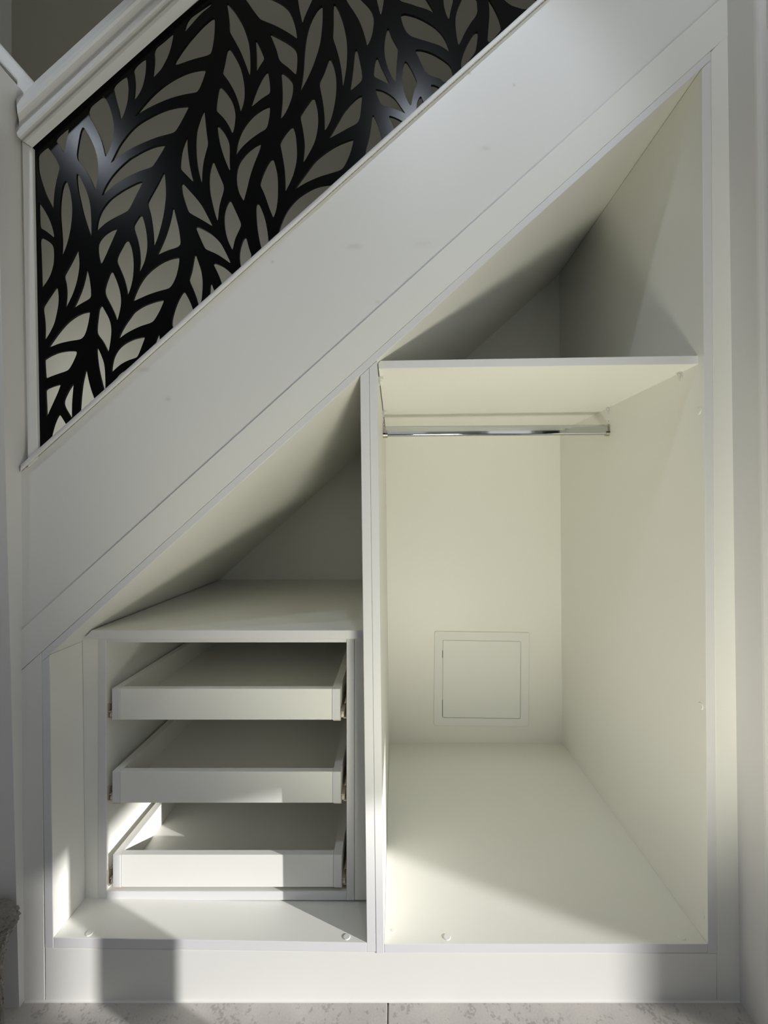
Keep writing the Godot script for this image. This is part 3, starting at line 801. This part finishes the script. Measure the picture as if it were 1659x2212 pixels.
	hole(c, m, [721.4, 7.5, 724.5, 9.0, 731.2, 21.1, 738.8, 40.7, 744.8, 63.3, 748.6, 85.9, 750.1, 105.5, 749.3, 135.6, 746.3, 159.7, 741.0, 187.2, 740.3, 180.8, 738.0, 152.2, 732.7, 125.1, 726.7, 104.0, 719.9, 84.4, 719.2, 76.9, 720.7, 52.7, 720.4, 22.6])
	hole(c, m, [744.8, -7.5, 752.3, 7.5, 765.9, 27.1, 776.4, 45.2, 784.0, 64.8, 791.5, 90.4, 793.0, 100.2, 800.6, 85.9, 805.1, 69.3, 807.3, 52.7, 807.3, 37.7, 803.6, 24.1, 796.0, 12.1, 785.5, 1.5, 776.4, -7.5])
	hole(c, m, [814.1, 0.0, 818.6, 19.6, 822.4, 33.9, 826.2, 19.6, 829.2, 0.0, 829.2, -7.5, 813.4, -7.5])
	hole(c, m, [768.9, 105.5, 771.9, 107.7, 776.4, 128.1, 781.0, 150.7, 782.5, 167.3, 781.0, 174.8, 773.4, 182.3, 756.9, 196.7, 757.6, 186.9, 761.4, 162.7, 764.4, 135.6, 766.6, 111.5])
	hole(c, m, [837.9, 60.3, 839.7, 61.8, 845.8, 78.4, 853.3, 91.9, 859.3, 102.5, 859.3, 111.5, 857.1, 135.6, 855.6, 159.7, 854.8, 178.6, 848.8, 170.3, 839.7, 152.2, 832.2, 128.1, 829.9, 105.5, 831.4, 84.4, 835.2, 64.8])
	hole(c, m, [814.1, 123.6, 816.4, 125.1, 821.7, 140.1, 830.7, 158.2, 836.7, 170.3, 842.0, 182.3, 836.7, 180.1, 823.2, 173.3, 809.6, 166.5, 807.8, 162.7, 808.1, 147.7, 811.1, 129.6])
	hole(c, m, [875.9, 131.9, 878.9, 133.4, 888.0, 147.7, 895.5, 162.7, 900.8, 176.3, 900.8, 180.8, 895.5, 194.4, 891.0, 211.0, 888.7, 226.0, 886.4, 229.1, 881.9, 221.5, 874.4, 204.9, 869.9, 185.4, 868.4, 164.3, 870.6, 144.7, 873.6, 134.1])
	hole(c, m, [812.6, 192.1, 824.7, 194.4, 839.7, 201.9, 853.3, 212.5, 863.8, 227.5, 872.9, 241.1, 877.4, 246.4, 860.8, 238.1, 845.8, 232.8, 829.2, 228.3, 821.7, 223.0, 815.6, 208.0, 811.4, 193.6])
	hole(c, m, [782.5, 207.1, 780.2, 229.7, 778.0, 250.8, 774.9, 261.4, 768.9, 268.2, 752.3, 276.4, 729.7, 289.3, 707.1, 301.3, 716.2, 288.5, 729.7, 264.4, 743.3, 240.3, 758.4, 222.2, 773.4, 208.6, 780.2, 205.9])
	hole(c, m, [860.8, -7.5, 864.6, 2.7, 888.0, 9.0, 900.0, 13.6, 919.6, 18.8, 936.2, 27.1, 941.5, 35.4, 934.7, 19.6, 922.6, 0.0, 918.1, -7.5])
	hole(c, m, [865.7, 30.9, 874.4, 28.3, 889.5, 31.9, 900.0, 35.4, 915.1, 42.2, 937.7, 55.8, 952.8, 70.1, 963.3, 86.6, 969.3, 103.2, 972.3, 113.8, 963.3, 106.2, 949.7, 98.0, 922.6, 89.2, 900.0, 82.6, 888.0, 78.4, 877.4, 69.3, 869.9, 52.7, 866.1, 37.7])
	hole(c, m, [896.2, 107.7, 903.0, 106.2, 918.1, 108.5, 937.7, 116.0, 957.3, 128.1, 969.3, 137.4, 975.4, 146.2, 978.4, 159.7, 979.1, 167.3, 958.8, 179.3, 952.8, 170.3, 930.2, 163.5, 917.3, 153.7, 906.0, 128.1])
	hole(c, m, [909.1, 208.6, 910.9, 209.2, 913.3, 217.0, 918.1, 226.0, 900.0, 238.1, 899.7, 226.0, 903.0, 215.5, 906.5, 209.5])
	hole(c, m, [634.1, 412.1, 649.2, 390.3, 665.8, 367.7, 680.8, 346.9, 703.4, 328.2, 726.0, 313.7, 750.0, 303.6, 760.7, 300.2, 763.6, 299.9, 762.1, 311.2, 756.8, 330.8, 747.7, 351.9, 741.7, 362.4, 734.2, 368.4, 717.6, 373.4, 695.0, 380.0, 679.9, 385.8, 661.2, 394.5, 643.2, 405.1])
	hole(c, m, [805.4, 248.1, 807.8, 249.6, 814.1, 262.9, 820.1, 279.5, 823.5, 294.5, 826.2, 309.6, 787.7, 342.7, 790.8, 324.7, 796.8, 299.0, 801.3, 273.4, 803.9, 251.6])
	hole(c, m, [839.7, 250.5, 844.3, 250.2, 857.8, 255.3, 869.9, 262.1, 875.9, 265.9, 853.3, 284.0, 848.8, 271.9, 842.7, 259.9])
	hole(c, m, [728.0, 396.0, 700.0, 399.0, 677.0, 405.0, 643.0, 426.0, 618.0, 456.0, 601.0, 500.0, 599.0, 530.0, 740.0, 405.0])
	hole(c, m, [958.0, 0.0, 958.8, 12.1, 963.3, 30.1, 970.1, 43.7, 972.3, 27.1, 978.4, 3.0, 979.1, -7.5, 958.0, -7.5])
	hole(c, m, [996.4, 0.0, 988.9, 16.6, 984.4, 34.7, 983.6, 52.7, 985.9, 75.3, 990.4, 99.5, 996.4, 87.4, 1005.5, 67.8, 1017.5, 48.2, 1028.1, 34.7, 1031.9, 22.6, 1031.1, 7.5, 1029.6, -7.5, 999.5, -7.5])
	hole(c, m, [1028.1, 67.5, 1032.6, 68.6, 1032.3, 78.4, 1029.6, 98.0, 1026.6, 114.5, 996.4, 150.7, 995.7, 135.6, 1001.0, 114.5, 1011.5, 90.4, 1022.1, 73.1])
	hole(c, m, [1055.2, -7.5, 1057.5, 0.0, 1065.8, 12.8, 1076.3, 33.9, 1081.6, 51.2, 1083.8, 64.8, 1052.2, 98.0, 1055.2, 60.3, 1057.5, 30.1, 1056.0, 9.0])
	hole(c, m, [1085.4, -7.5, 1089.9, 0.8, 1103.4, 11.3, 1118.5, 16.6, 1135.1, 21.1, 1150.0, 12.1, 1163.7, -7.5])
	hole(c, m, [930.1, 183.1, 936.2, 182.6, 945.2, 186.1, 951.2, 190.2, 939.2, 200.4, 933.9, 194.4])
	# the same pattern goes on up the stairs, above the picture
	for n in openings.duplicate():
		var moved := []
		var fits := true
		for i in range(0, n.size(), 2):
			var x: float = n[i] + 460.0
			var y: float = n[i + 1] - 414.0
			moved.append_array([x, y])
			fits = fits and y < -16.0 and y > -278.0 and y > 335.0 - 0.892 * (x - 70.0)
		if fits:
			hole(c, m, moved)

# -------------------------------------------------------------------- wardrobe carcass
func soffit(px: float) -> float:      # underside of the sloping top board on the plan
	return 1430.0 - (px - 90.0) * 0.8997

func build_wardrobe() -> void:
	# sloping top board that runs over both units
	var top := thing("sloping_top_panel", "long white sloping top board lining the underside of the stairs", "panel")
	board("board", outline(0, [90, 1409.0, 1535.5, 109.2, 1535.5, 129.2, 90, 1429.6]), -DEEP, 0.0, top)
	# tall unit on the right
	var tall := thing("tall_cabinet", "tall open white wardrobe compartment with hanging rail on the right", "cabinet")
	var side := board("side_panel", outline(0, [1516.5, 147.5, 1535.5, 130.2, 1549, 2059.5, 1529.5, 2059.5]), -DEEP, 0.0, tall)
	var part := board("partition_panel", outline(0, [797.4, 794.2, 814.5, 778.8, 829.8, 2059.5, 812.6, 2059.5]), -DEEP, 0.0, tall)
	var base := board("bottom_panel", outline(0, [830.2, 2040, 1529, 2040, 1529, 2059.3, 830.2, 2059.3]), -DEEP, -0.0004, tall)
	board("back_panel", PackedVector2Array([w2(814, 2060), w2(1532, 2060), w2(1519, 130), w2(800, 780)]), -DEEP - 0.012, -DEEP, tall, mats.panel)
	for q in [[1511, 888], [1518.2, 1525], [1519.5, 1975]]:
		side_cap(side, q[1], -0.018)
	floor_cap(base, 966, 2040, -0.0166)
	floor_cap(base, 1473, 2040, -0.0166)
	var plug := begin()
	disc(plug, Vector3(w3(850, 2011, -0.033).x, w3(0, 2040).y, -0.033), Vector3.UP, 0.0035, 0.0012, 12)
	obj("plug", [plug], [mats.plastic], base)
	# low unit on the left
	var low := thing("low_cabinet", "low open white wardrobe compartment with drawers under the stairs' foot", "cabinet")
	var lside := board("side_panel", outline(0, [90, 1430.4, 107.5, 1414.8, 115.3, 2048, 97, 2048]), -DEEP, 0.0, low)
	board("partition_panel", outline(0, [777.8, 811.8, 797, 794.6, 812.2, 2057.5, 792.5, 2057.5]), -DEEP, -0.0006, low)
	var lbase := board("bottom_panel", outline(0, [115.6, 2026, 792.2, 2037, 792.2, 2057.3, 115.6, 2048]), -DEEP, -0.0004, low)
	board("back_panel", PackedVector2Array([w2(112, 2058), w2(796, 2058), w2(780, 800), w2(100, 1415)]), -DEEP - 0.012, -DEEP, low, mats.panel)
	var st := begin()
	disc(st, Vector3(-0.7455, w3(0, 1493).y, -0.014), Vector3.RIGHT, 0.008, 0.0013)
	obj("screw_cap", [st], [mats.plastic], lside)
	floor_cap(lbase, 749, 2036.3, -0.0134)
	floor_cap(lbase, 193, 2027.2, -0.0120)
	# faced strips that close the gaps to the walls, stairs and floor
	var f := begin()
	var b := begin()
	prism(f, b, outline(0, [34, 1371.5, 1573, -17.5, 1573, 75.2, 88.6, 1409.2, 34, 1456.8]), -0.018, 0.0, 0.0005)
	structure(obj("trim_1", [f, b], [mats.trim, mats.trim]), "sloping white filler strip between string board and wardrobe top", "filler strip")
	f = begin()
	b = begin()
	prism(f, b, outline(0, [36, 1457.0, 88.6, 1409.4, 89.4, 1429, 96, 2164, 50, 2164]), -0.018, -0.0006, 0.001)
	structure(obj("trim_2", [f, b], [mats.trim, mats.trim]), "upright white filler strip between newel pier and low compartment", "filler strip")
	f = begin()
	b = begin()
	prism(f, b, outline(0, [1536.4, 110.2, 1575, 69.2, 1601, 2164, 1550, 2164]), -0.018, -0.0006, 0.001)
	structure(obj("trim_3", [f, b], [mats.trim, mats.trim]), "upright white filler strip between tall compartment and right wall", "filler strip")
	f = begin()
	b = begin()
	prism(f, b, outline(0, [97, 2048.8, 812, 2058.5, 1549, 2060.5, 1549.4, 2164, 97, 2164]), -0.018, -0.0008, 0.001)
	structure(obj("baseboard_front", [f, b], [mats.trim, mats.trim]), "white plinth board along the floor below both compartments", "plinth")
	st = begin()
	for k in 4:
		var t0 := PI / 2 * k / 4.0
		var t1 := PI / 2 * (k + 1) / 4.0
		var r := 0.0035
		var c := Vector3(0, r, r)
		var p0 := c - Vector3(0, sin(t0), cos(t0)) * r
		var p1 := c - Vector3(0, sin(t1), cos(t1)) * r
		quad(st, p0 + Vector3(-0.80, 0, -0.001), p1 + Vector3(-0.80, 0, -0.001), p1 + Vector3(0.745, 0, -0.001), p0 + Vector3(0.745, 0, -0.001), Vector3(0, 1, 1))
	structure(obj("trim_4", [st], [mats.trim]), "fine white sealant bead between plinth and floor tiles", "sealant")

func side_cap(parent: Node3D, py: float, z: float) -> void:
	var st := begin()
	var x := lerpf(w2(1516.5, 147.5).x, w2(1529.5, 2059.5).x, (py - 147.5) / 1912.0)
	disc(st, Vector3(x, w3(0, py, z).y, z), Vector3.LEFT, 0.008, 0.0013)
	obj("screw_cap", [st], [mats.plastic], parent)

func floor_cap(parent: Node3D, px: float, top: float, z: float) -> void:
	var st := begin()
	disc(st, Vector3(w3(px, 0, z).x, w3(0, top).y, z), Vector3.UP, 0.0078, 0.0014)
	obj("screw_cap", [st], [mats.plastic], parent)

# -------------------------------------------------------------------- drawers
const UNIT_Z = -0.1046

func build_drawers() -> void:
	# shelf over the drawers, cut to the slope of the stairs
	var sh := thing("storage_shelf", "white shelf above the drawers, its left end cut to the slope", "shelf")
	var right_x := -0.0672
	var l0 := w2(197.5, 1361.5, -0.077)
	var l1 := w2(181.0, 1380.5, -0.077)
	board("board", PackedVector2Array([l0, Vector2(right_x, l0.y), Vector2(right_x + 0.0004, l1.y), l1]), -DEEP + 0.001, -0.077, sh)
	# the carcass that carries the drawers
	var unit := thing("drawer_unit", "white carcass holding the three open drawers", "drawer unit")
	var bottom := w2(0, 1945, UNIT_Z).y
	var ztop := l1.y - 0.0005
	var gl := w2(229.0, 0, UNIT_Z).x
	var gl0 := w2(212.0, 0, UNIT_Z).x
	var gr := w2(748.6, 0, UNIT_Z).x
	var gr1 := w2(765.3, 0, UNIT_Z).x
	var rail_y := w2(0, 1388, UNIT_Z).y
	var sill_top := w2(0, 1926, UNIT_Z).y
	var back := -0.84
	var gable := board("gable", rect(Vector2(gl0, bottom), Vector2(gl, ztop)), back, UNIT_Z, unit)
	board("gable", rect(Vector2(gr, bottom), Vector2(gr1, ztop)), back, UNIT_Z, unit)
	board("top_panel", rect(Vector2(gl + 0.0003, rail_y), Vector2(gr - 0.0003, ztop)), back, UNIT_Z - 0.0005, unit)
	board("bottom_panel", rect(Vector2(gl + 0.0003, bottom), Vector2(gr - 0.0003, sill_top)), back, UNIT_Z - 0.0005, unit)
	board("back_panel", rect(Vector2(gl0, bottom), Vector2(gr1, ztop)), back - 0.006, back, unit, mats.panel)
	var ly := w2(0, 1383, UNIT_Z).y
	board("filler_strip", PackedVector2Array([Vector2(-0.7385, bottom), Vector2(gl0 - 0.0006, bottom), Vector2(gl0 - 0.0006, ztop), Vector2(-0.7455, ztop)]), UNIT_Z - 0.018, UNIT_Z - 0.001, unit, mats.panel)
	board("filler_strip", PackedVector2Array([Vector2(gr1 + 0.0008, bottom), Vector2(-0.0615, bottom), Vector2(-0.0672, ztop), Vector2(gr1 + 0.0008, ztop)]), UNIT_Z - 0.018, UNIT_Z - 0.001, unit, mats.panel)
	var st := begin()
	disc(st, Vector3(gl, w3(0, 1433, -0.12).y, -0.119), Vector3.RIGHT, 0.0075, 0.0007)
	obj("screw_cap", [st], [mats.plastic], gable)
	var names := ["topmost", "middle", "lowest"]
	var spots := [[241.5, 258.0, 717.4, 734.6, 1488.0, 1555.0], [242.3, 258.8, 718.6, 736.0, 1667.0, 1734.5], [243.6, 260.2, 720.2, 737.8, 1847.0, 1916.5]]
	for k in 3:
		var q: Array = spots[k]
		var d := thing("drawer", "white open shallow drawer, %s of the three in the unit" % names[k], "drawer", "open drawers in the low compartment")
		var x0 := w2(q[0], 0, UNIT_Z).x
		var xa := w2(q[1], 0, UNIT_Z).x
		var xb := w2(q[2], 0, UNIT_Z).x
		var x1 := w2(q[3], 0, UNIT_Z).x
		var y1 := w2(0, q[4], UNIT_Z).y
		var y0 := w2(0, q[5], UNIT_Z).y
		var zb := UNIT_Z - 0.66
		board("side", rect(Vector2(x0, y0), Vector2(xa, y1)), zb, UNIT_Z, d, mats.edge)
		board("side", rect(Vector2(xb, y0), Vector2(x1, y1)), zb, UNIT_Z, d, mats.edge)
		board("front", rect(Vector2(xa + 0.0006, y0), Vector2(xb - 0.0006, y1)), UNIT_Z - 0.0165, UNIT_Z - 0.0003, d, mats.panel)
		board("back", rect(Vector2(xa, y0 + 0.012), Vector2(xb, y1)), zb, zb + 0.016, d, mats.panel)
		st = begin()
		box(st, Vector3(xa - 0.003, y0 + 0.010, zb), Vector3(xb + 0.003, y0 + 0.017, UNIT_Z - 0.012))
		obj("base", [st], [mats.panel], d)
		for s in [0, 1]:
			var gx: float = gl if s == 0 else gr
			var dx: float = x0 if s == 0 else x1
			var way := 1.0 if s == 0 else -1.0
			st = begin()
			# profile on the gable: a shallow channel with its lips
			box(st, Vector3(gx, y0 + 0.002, zb), Vector3(gx + way * 0.0014, y0 + 0.036, UNIT_Z - 0.004), 0.0004)
			box(st, Vector3(gx, y0 + 0.001, zb), Vector3(gx + way * 0.0085, y0 + 0.003, UNIT_Z - 0.006), 0.0004)
			box(st, Vector3(gx, y0 + 0.0345, zb), Vector3(gx + way * 0.006, y0 + 0.0365, UNIT_Z - 0.012), 0.0004)
			# angle under the drawer side
			box(st, Vector3(dx - way * 0.0004, y0 - 0.003, zb), Vector3(dx + way * 0.017, y0 - 0.0003, UNIT_Z - 0.002), 0.0004)
			box(st, Vector3(dx - way * 0.0012, y0 - 0.003, zb), Vector3(dx - way * 0.0001, y0 + 0.018, UNIT_Z - 0.002), 0.0004)
			box(st, Vector3(dx - way * 0.0096, y0 + 0.0165, zb), Vector3(dx - way * 0.0001, y0 + 0.018, UNIT_Z - 0.004), 0.0004)
			obj("runner", [st], [mats.runner], d)
			st = begin()
			bar(st, circle(0.0075), Vector3(dx - way * 0.0082, y0 + 0.0085, UNIT_Z - 0.013), Vector3(dx - way * 0.0022, y0 + 0.0085, UNIT_Z - 0.013))
			obj("roller", [st], [mats.roller], d)

func circle(r: float, n: int = 18) -> PackedVector2Array:
	var out := PackedVector2Array()
	for i in n:
		out.append(Vector2(cos(TAU * i / n), sin(TAU * i / n)) * r)
	return out

# -------------------------------------------------------------------- shelf, rail, supports, access panel
func build_fittings() -> void:
	var sh := thing("upper_shelf", "white shelf above the chrome hanging rail in the tall compartment", "shelf")
	board("board", outline(-0.02, [817.0, 784.4, 822.0, 779.0, 1509.3, 767.8, 1509.3, 786.6, 818.0, 796.4]), -DEEP + 0.001, -0.02, sh)
	var where := [[1473, 805, 1.0, -0.082, "right front of the upper shelf"], [1319, 879, 1.0, -0.452, "right side, behind the front one"], [824, 812, -1.0, -0.085, "left front of the upper shelf"], [833, 882, -1.0, -0.452, "left side, behind the front one"]]
	for q in where:
		var z: float = q[3]
		var s: float = q[2]
		var under := w2(0, 786.6 if s > 0 else 796.4, -0.02).y
		var t := clampf((z + 0.02) / -0.87, 0, 1)
		var x := 0.6685 if s > 0 else -0.0385
		var o := thing("shelf_support", "clear plastic shelf support at the %s" % q[4], "shelf support", "clear plastic shelf supports")
		var st := begin()
		box(st, Vector3(x, under - 0.003, z - 0.007), Vector3(x - s * 0.011, under - 0.0003, z + 0.007), 0.0006)
		obj("ledge", [st], [mats.clear], o)
		st = begin()
		box(st, Vector3(x, under - 0.012, z - 0.0065), Vector3(x - s * 0.004, under - 0.003, z + 0.0065), 0.0006)
		box(st, Vector3(x, under - 0.010, z - 0.0015), Vector3(x - s * 0.009, under - 0.003, z + 0.0015), 0.0004)
		bar(st, circle(0.006, 14), Vector3(x, under - 0.014, z), Vector3(x - s * 0.004, under - 0.014, z))
		obj("bracket", [st], [mats.clear], o)
	# hanging rail
	var z := -0.456
	var a := w3(836, 932.2, z)
	var b := w3(1312, 928.5, z)
	a.x = -0.0345
	b.x = 0.664
	var rail := thing("hanging_rail", "chrome oval wardrobe rail hung across the tall compartment", "hanging rail")
	var st := begin()
	bar(st, stadium(0.0325, 0.015), a + Vector3(0.004, 0, 0), b - Vector3(0.004, 0, 0))
	obj("tube", [st], [mats.chrome], rail)
	for s in [0, 1]:
		var e: Vector3 = a if s == 0 else b
		var way := 1.0 if s == 0 else -1.0
		var wall_x := -0.0375 if s == 0 else 0.6705
		st = begin()
		bar(st, stadium(0.0375, 0.020), Vector3(wall_x, e.y, z), Vector3(wall_x + way * 0.006, e.y, z))
		bar(st, half_cup(0.0375, 0.020), Vector3(wall_x, e.y - 0.001, z), Vector3(wall_x + way * 0.014, e.y - 0.001, z))
		bar(st, stadium(0.022, 0.010), Vector3(wall_x, e.y + 0.022, z), Vector3(wall_x + way * 0.002, e.y + 0.022, z))
		var socket := obj("rail_socket", [st], [mats.nickel], rail)
		st = begin()
		disc(st, Vector3(wall_x + way * 0.002, e.y + 0.027, z), Vector3(way, 0, 0), 0.0035, 0.001, 12)
		obj("screw", [st], [mats.nickel], socket)
	# access panel on the back
	var pz := -DEEP + 0.005
	var panel := thing("access_panel", "square white access hatch set low in the tall compartment's back", "access panel")
	st = begin()
	var out_p := round_rect(outline(pz, [938.5, 1363.5, 1144.5, 1366.5, 1142.5, 1570, 937, 1568]), 0.010)
	var in_p := round_rect(outline(pz, [956.2, 1382.5, 1125.8, 1385, 1124.2, 1553, 955, 1550.5]), 0.007)
	ring(st, out_p, in_p, -DEEP, pz, 0.0016)
	obj("frame", [st], [mats.plastic], panel)
	var f := begin()
	var bd := begin()
	prism(f, bd, inset(ccw(in_p), 0.0013), -DEEP, pz - 0.0002, 0.0012)
	var door := obj("door", [f, bd], [mats.plastic, mats.plastic], panel)
	for y in [[1405, 1421], [1512, 1548]]:
		st = begin()
		var p0 := w3(955.6, y[0], pz)
		var p1 := w3(955.4, y[1], pz)
		box(st, Vector3(p0.x - 0.0006, p1.y, pz - 0.0008), Vector3(p0.x + 0.0012, p0.y, pz + 0.0002))
		obj("hinge_slot", [st], [mats.dark], door)

func half_cup(high: float, wide: float) -> PackedVector2Array:      # the lower half of a rail socket
	var out := PackedVector2Array()
	var r := wide / 2.0
	var s := high / 2.0 - r
	for k in 13:
		var t := PI * k / 12
		out.append(Vector2(-s - r * sin(t), r * cos(t)))
	out.append(Vector2(-s + 0.004, -r))
	out.append(Vector2(-s + 0.004, r))
	return out

# -------------------------------------------------------------------- the wrapped thing at the left edge
func build_bundle() -> void:
	var at := Vector3(-0.8185, 0.0, 0.076)
	var st := begin()
	var n := noise(21, 18.0, 2)
	var prof := [[0.0, 0.276], [0.012, 0.274], [0.023, 0.265], [0.04, 0.25], [0.05, 0.237], [0.052, 0.228], [0.048, 0.216], [0.04, 0.205], [0.034, 0.196], [0.031, 0.17], [0.028, 0.14], [0.026, 0.1], [0.026, 0.03], [0.03, 0.0]]
	var rows := 90
	var seg := 80
	var grid := []
	for r in rows + 1:
		var t := float(r) / rows * (prof.size() - 1)
		var i := mini(int(t), prof.size() - 2)
		var k := t - i
		var rad := lerpf(prof[i][0], prof[i + 1][0], k)
		var y := lerpf(prof[i][1], prof[i + 1][1], k)
		var row := []
		for s in seg:
			var ang := TAU * s / seg
			var twist := sin(ang * 9.0 + y * 260.0) * sin(y * 330.0 - ang * 7.0) + 0.6 * n.get_noise_3d(cos(ang) * 2.0, y * 40.0, sin(ang) * 2.0)
			var q := rad * (1.0 + 0.07 * twist) + 0.003 * n.get_noise_3d(cos(ang), y * 8.0, sin(ang))
			row.append(at + Vector3(cos(ang) * q, y, sin(ang) * q))
		grid.append(row)
	for r in rows:
		for s in seg:
			var s1 := (s + 1) % seg
			var c: Vector3 = (grid[r][s] + grid[r + 1][s1]) / 2.0
			quad(st, grid[r][s], grid[r][s1], grid[r + 1][s1], grid[r + 1][s], c - (at + Vector3(0, 0.12, 0)))
	var m := plain(Color(0.5, 0.49, 0.46), 0.35)
	tag(obj("wrapped_bundle", [st], [m]), "grey coarse-textured bundle on the floor at the picture's left edge", "bundle")
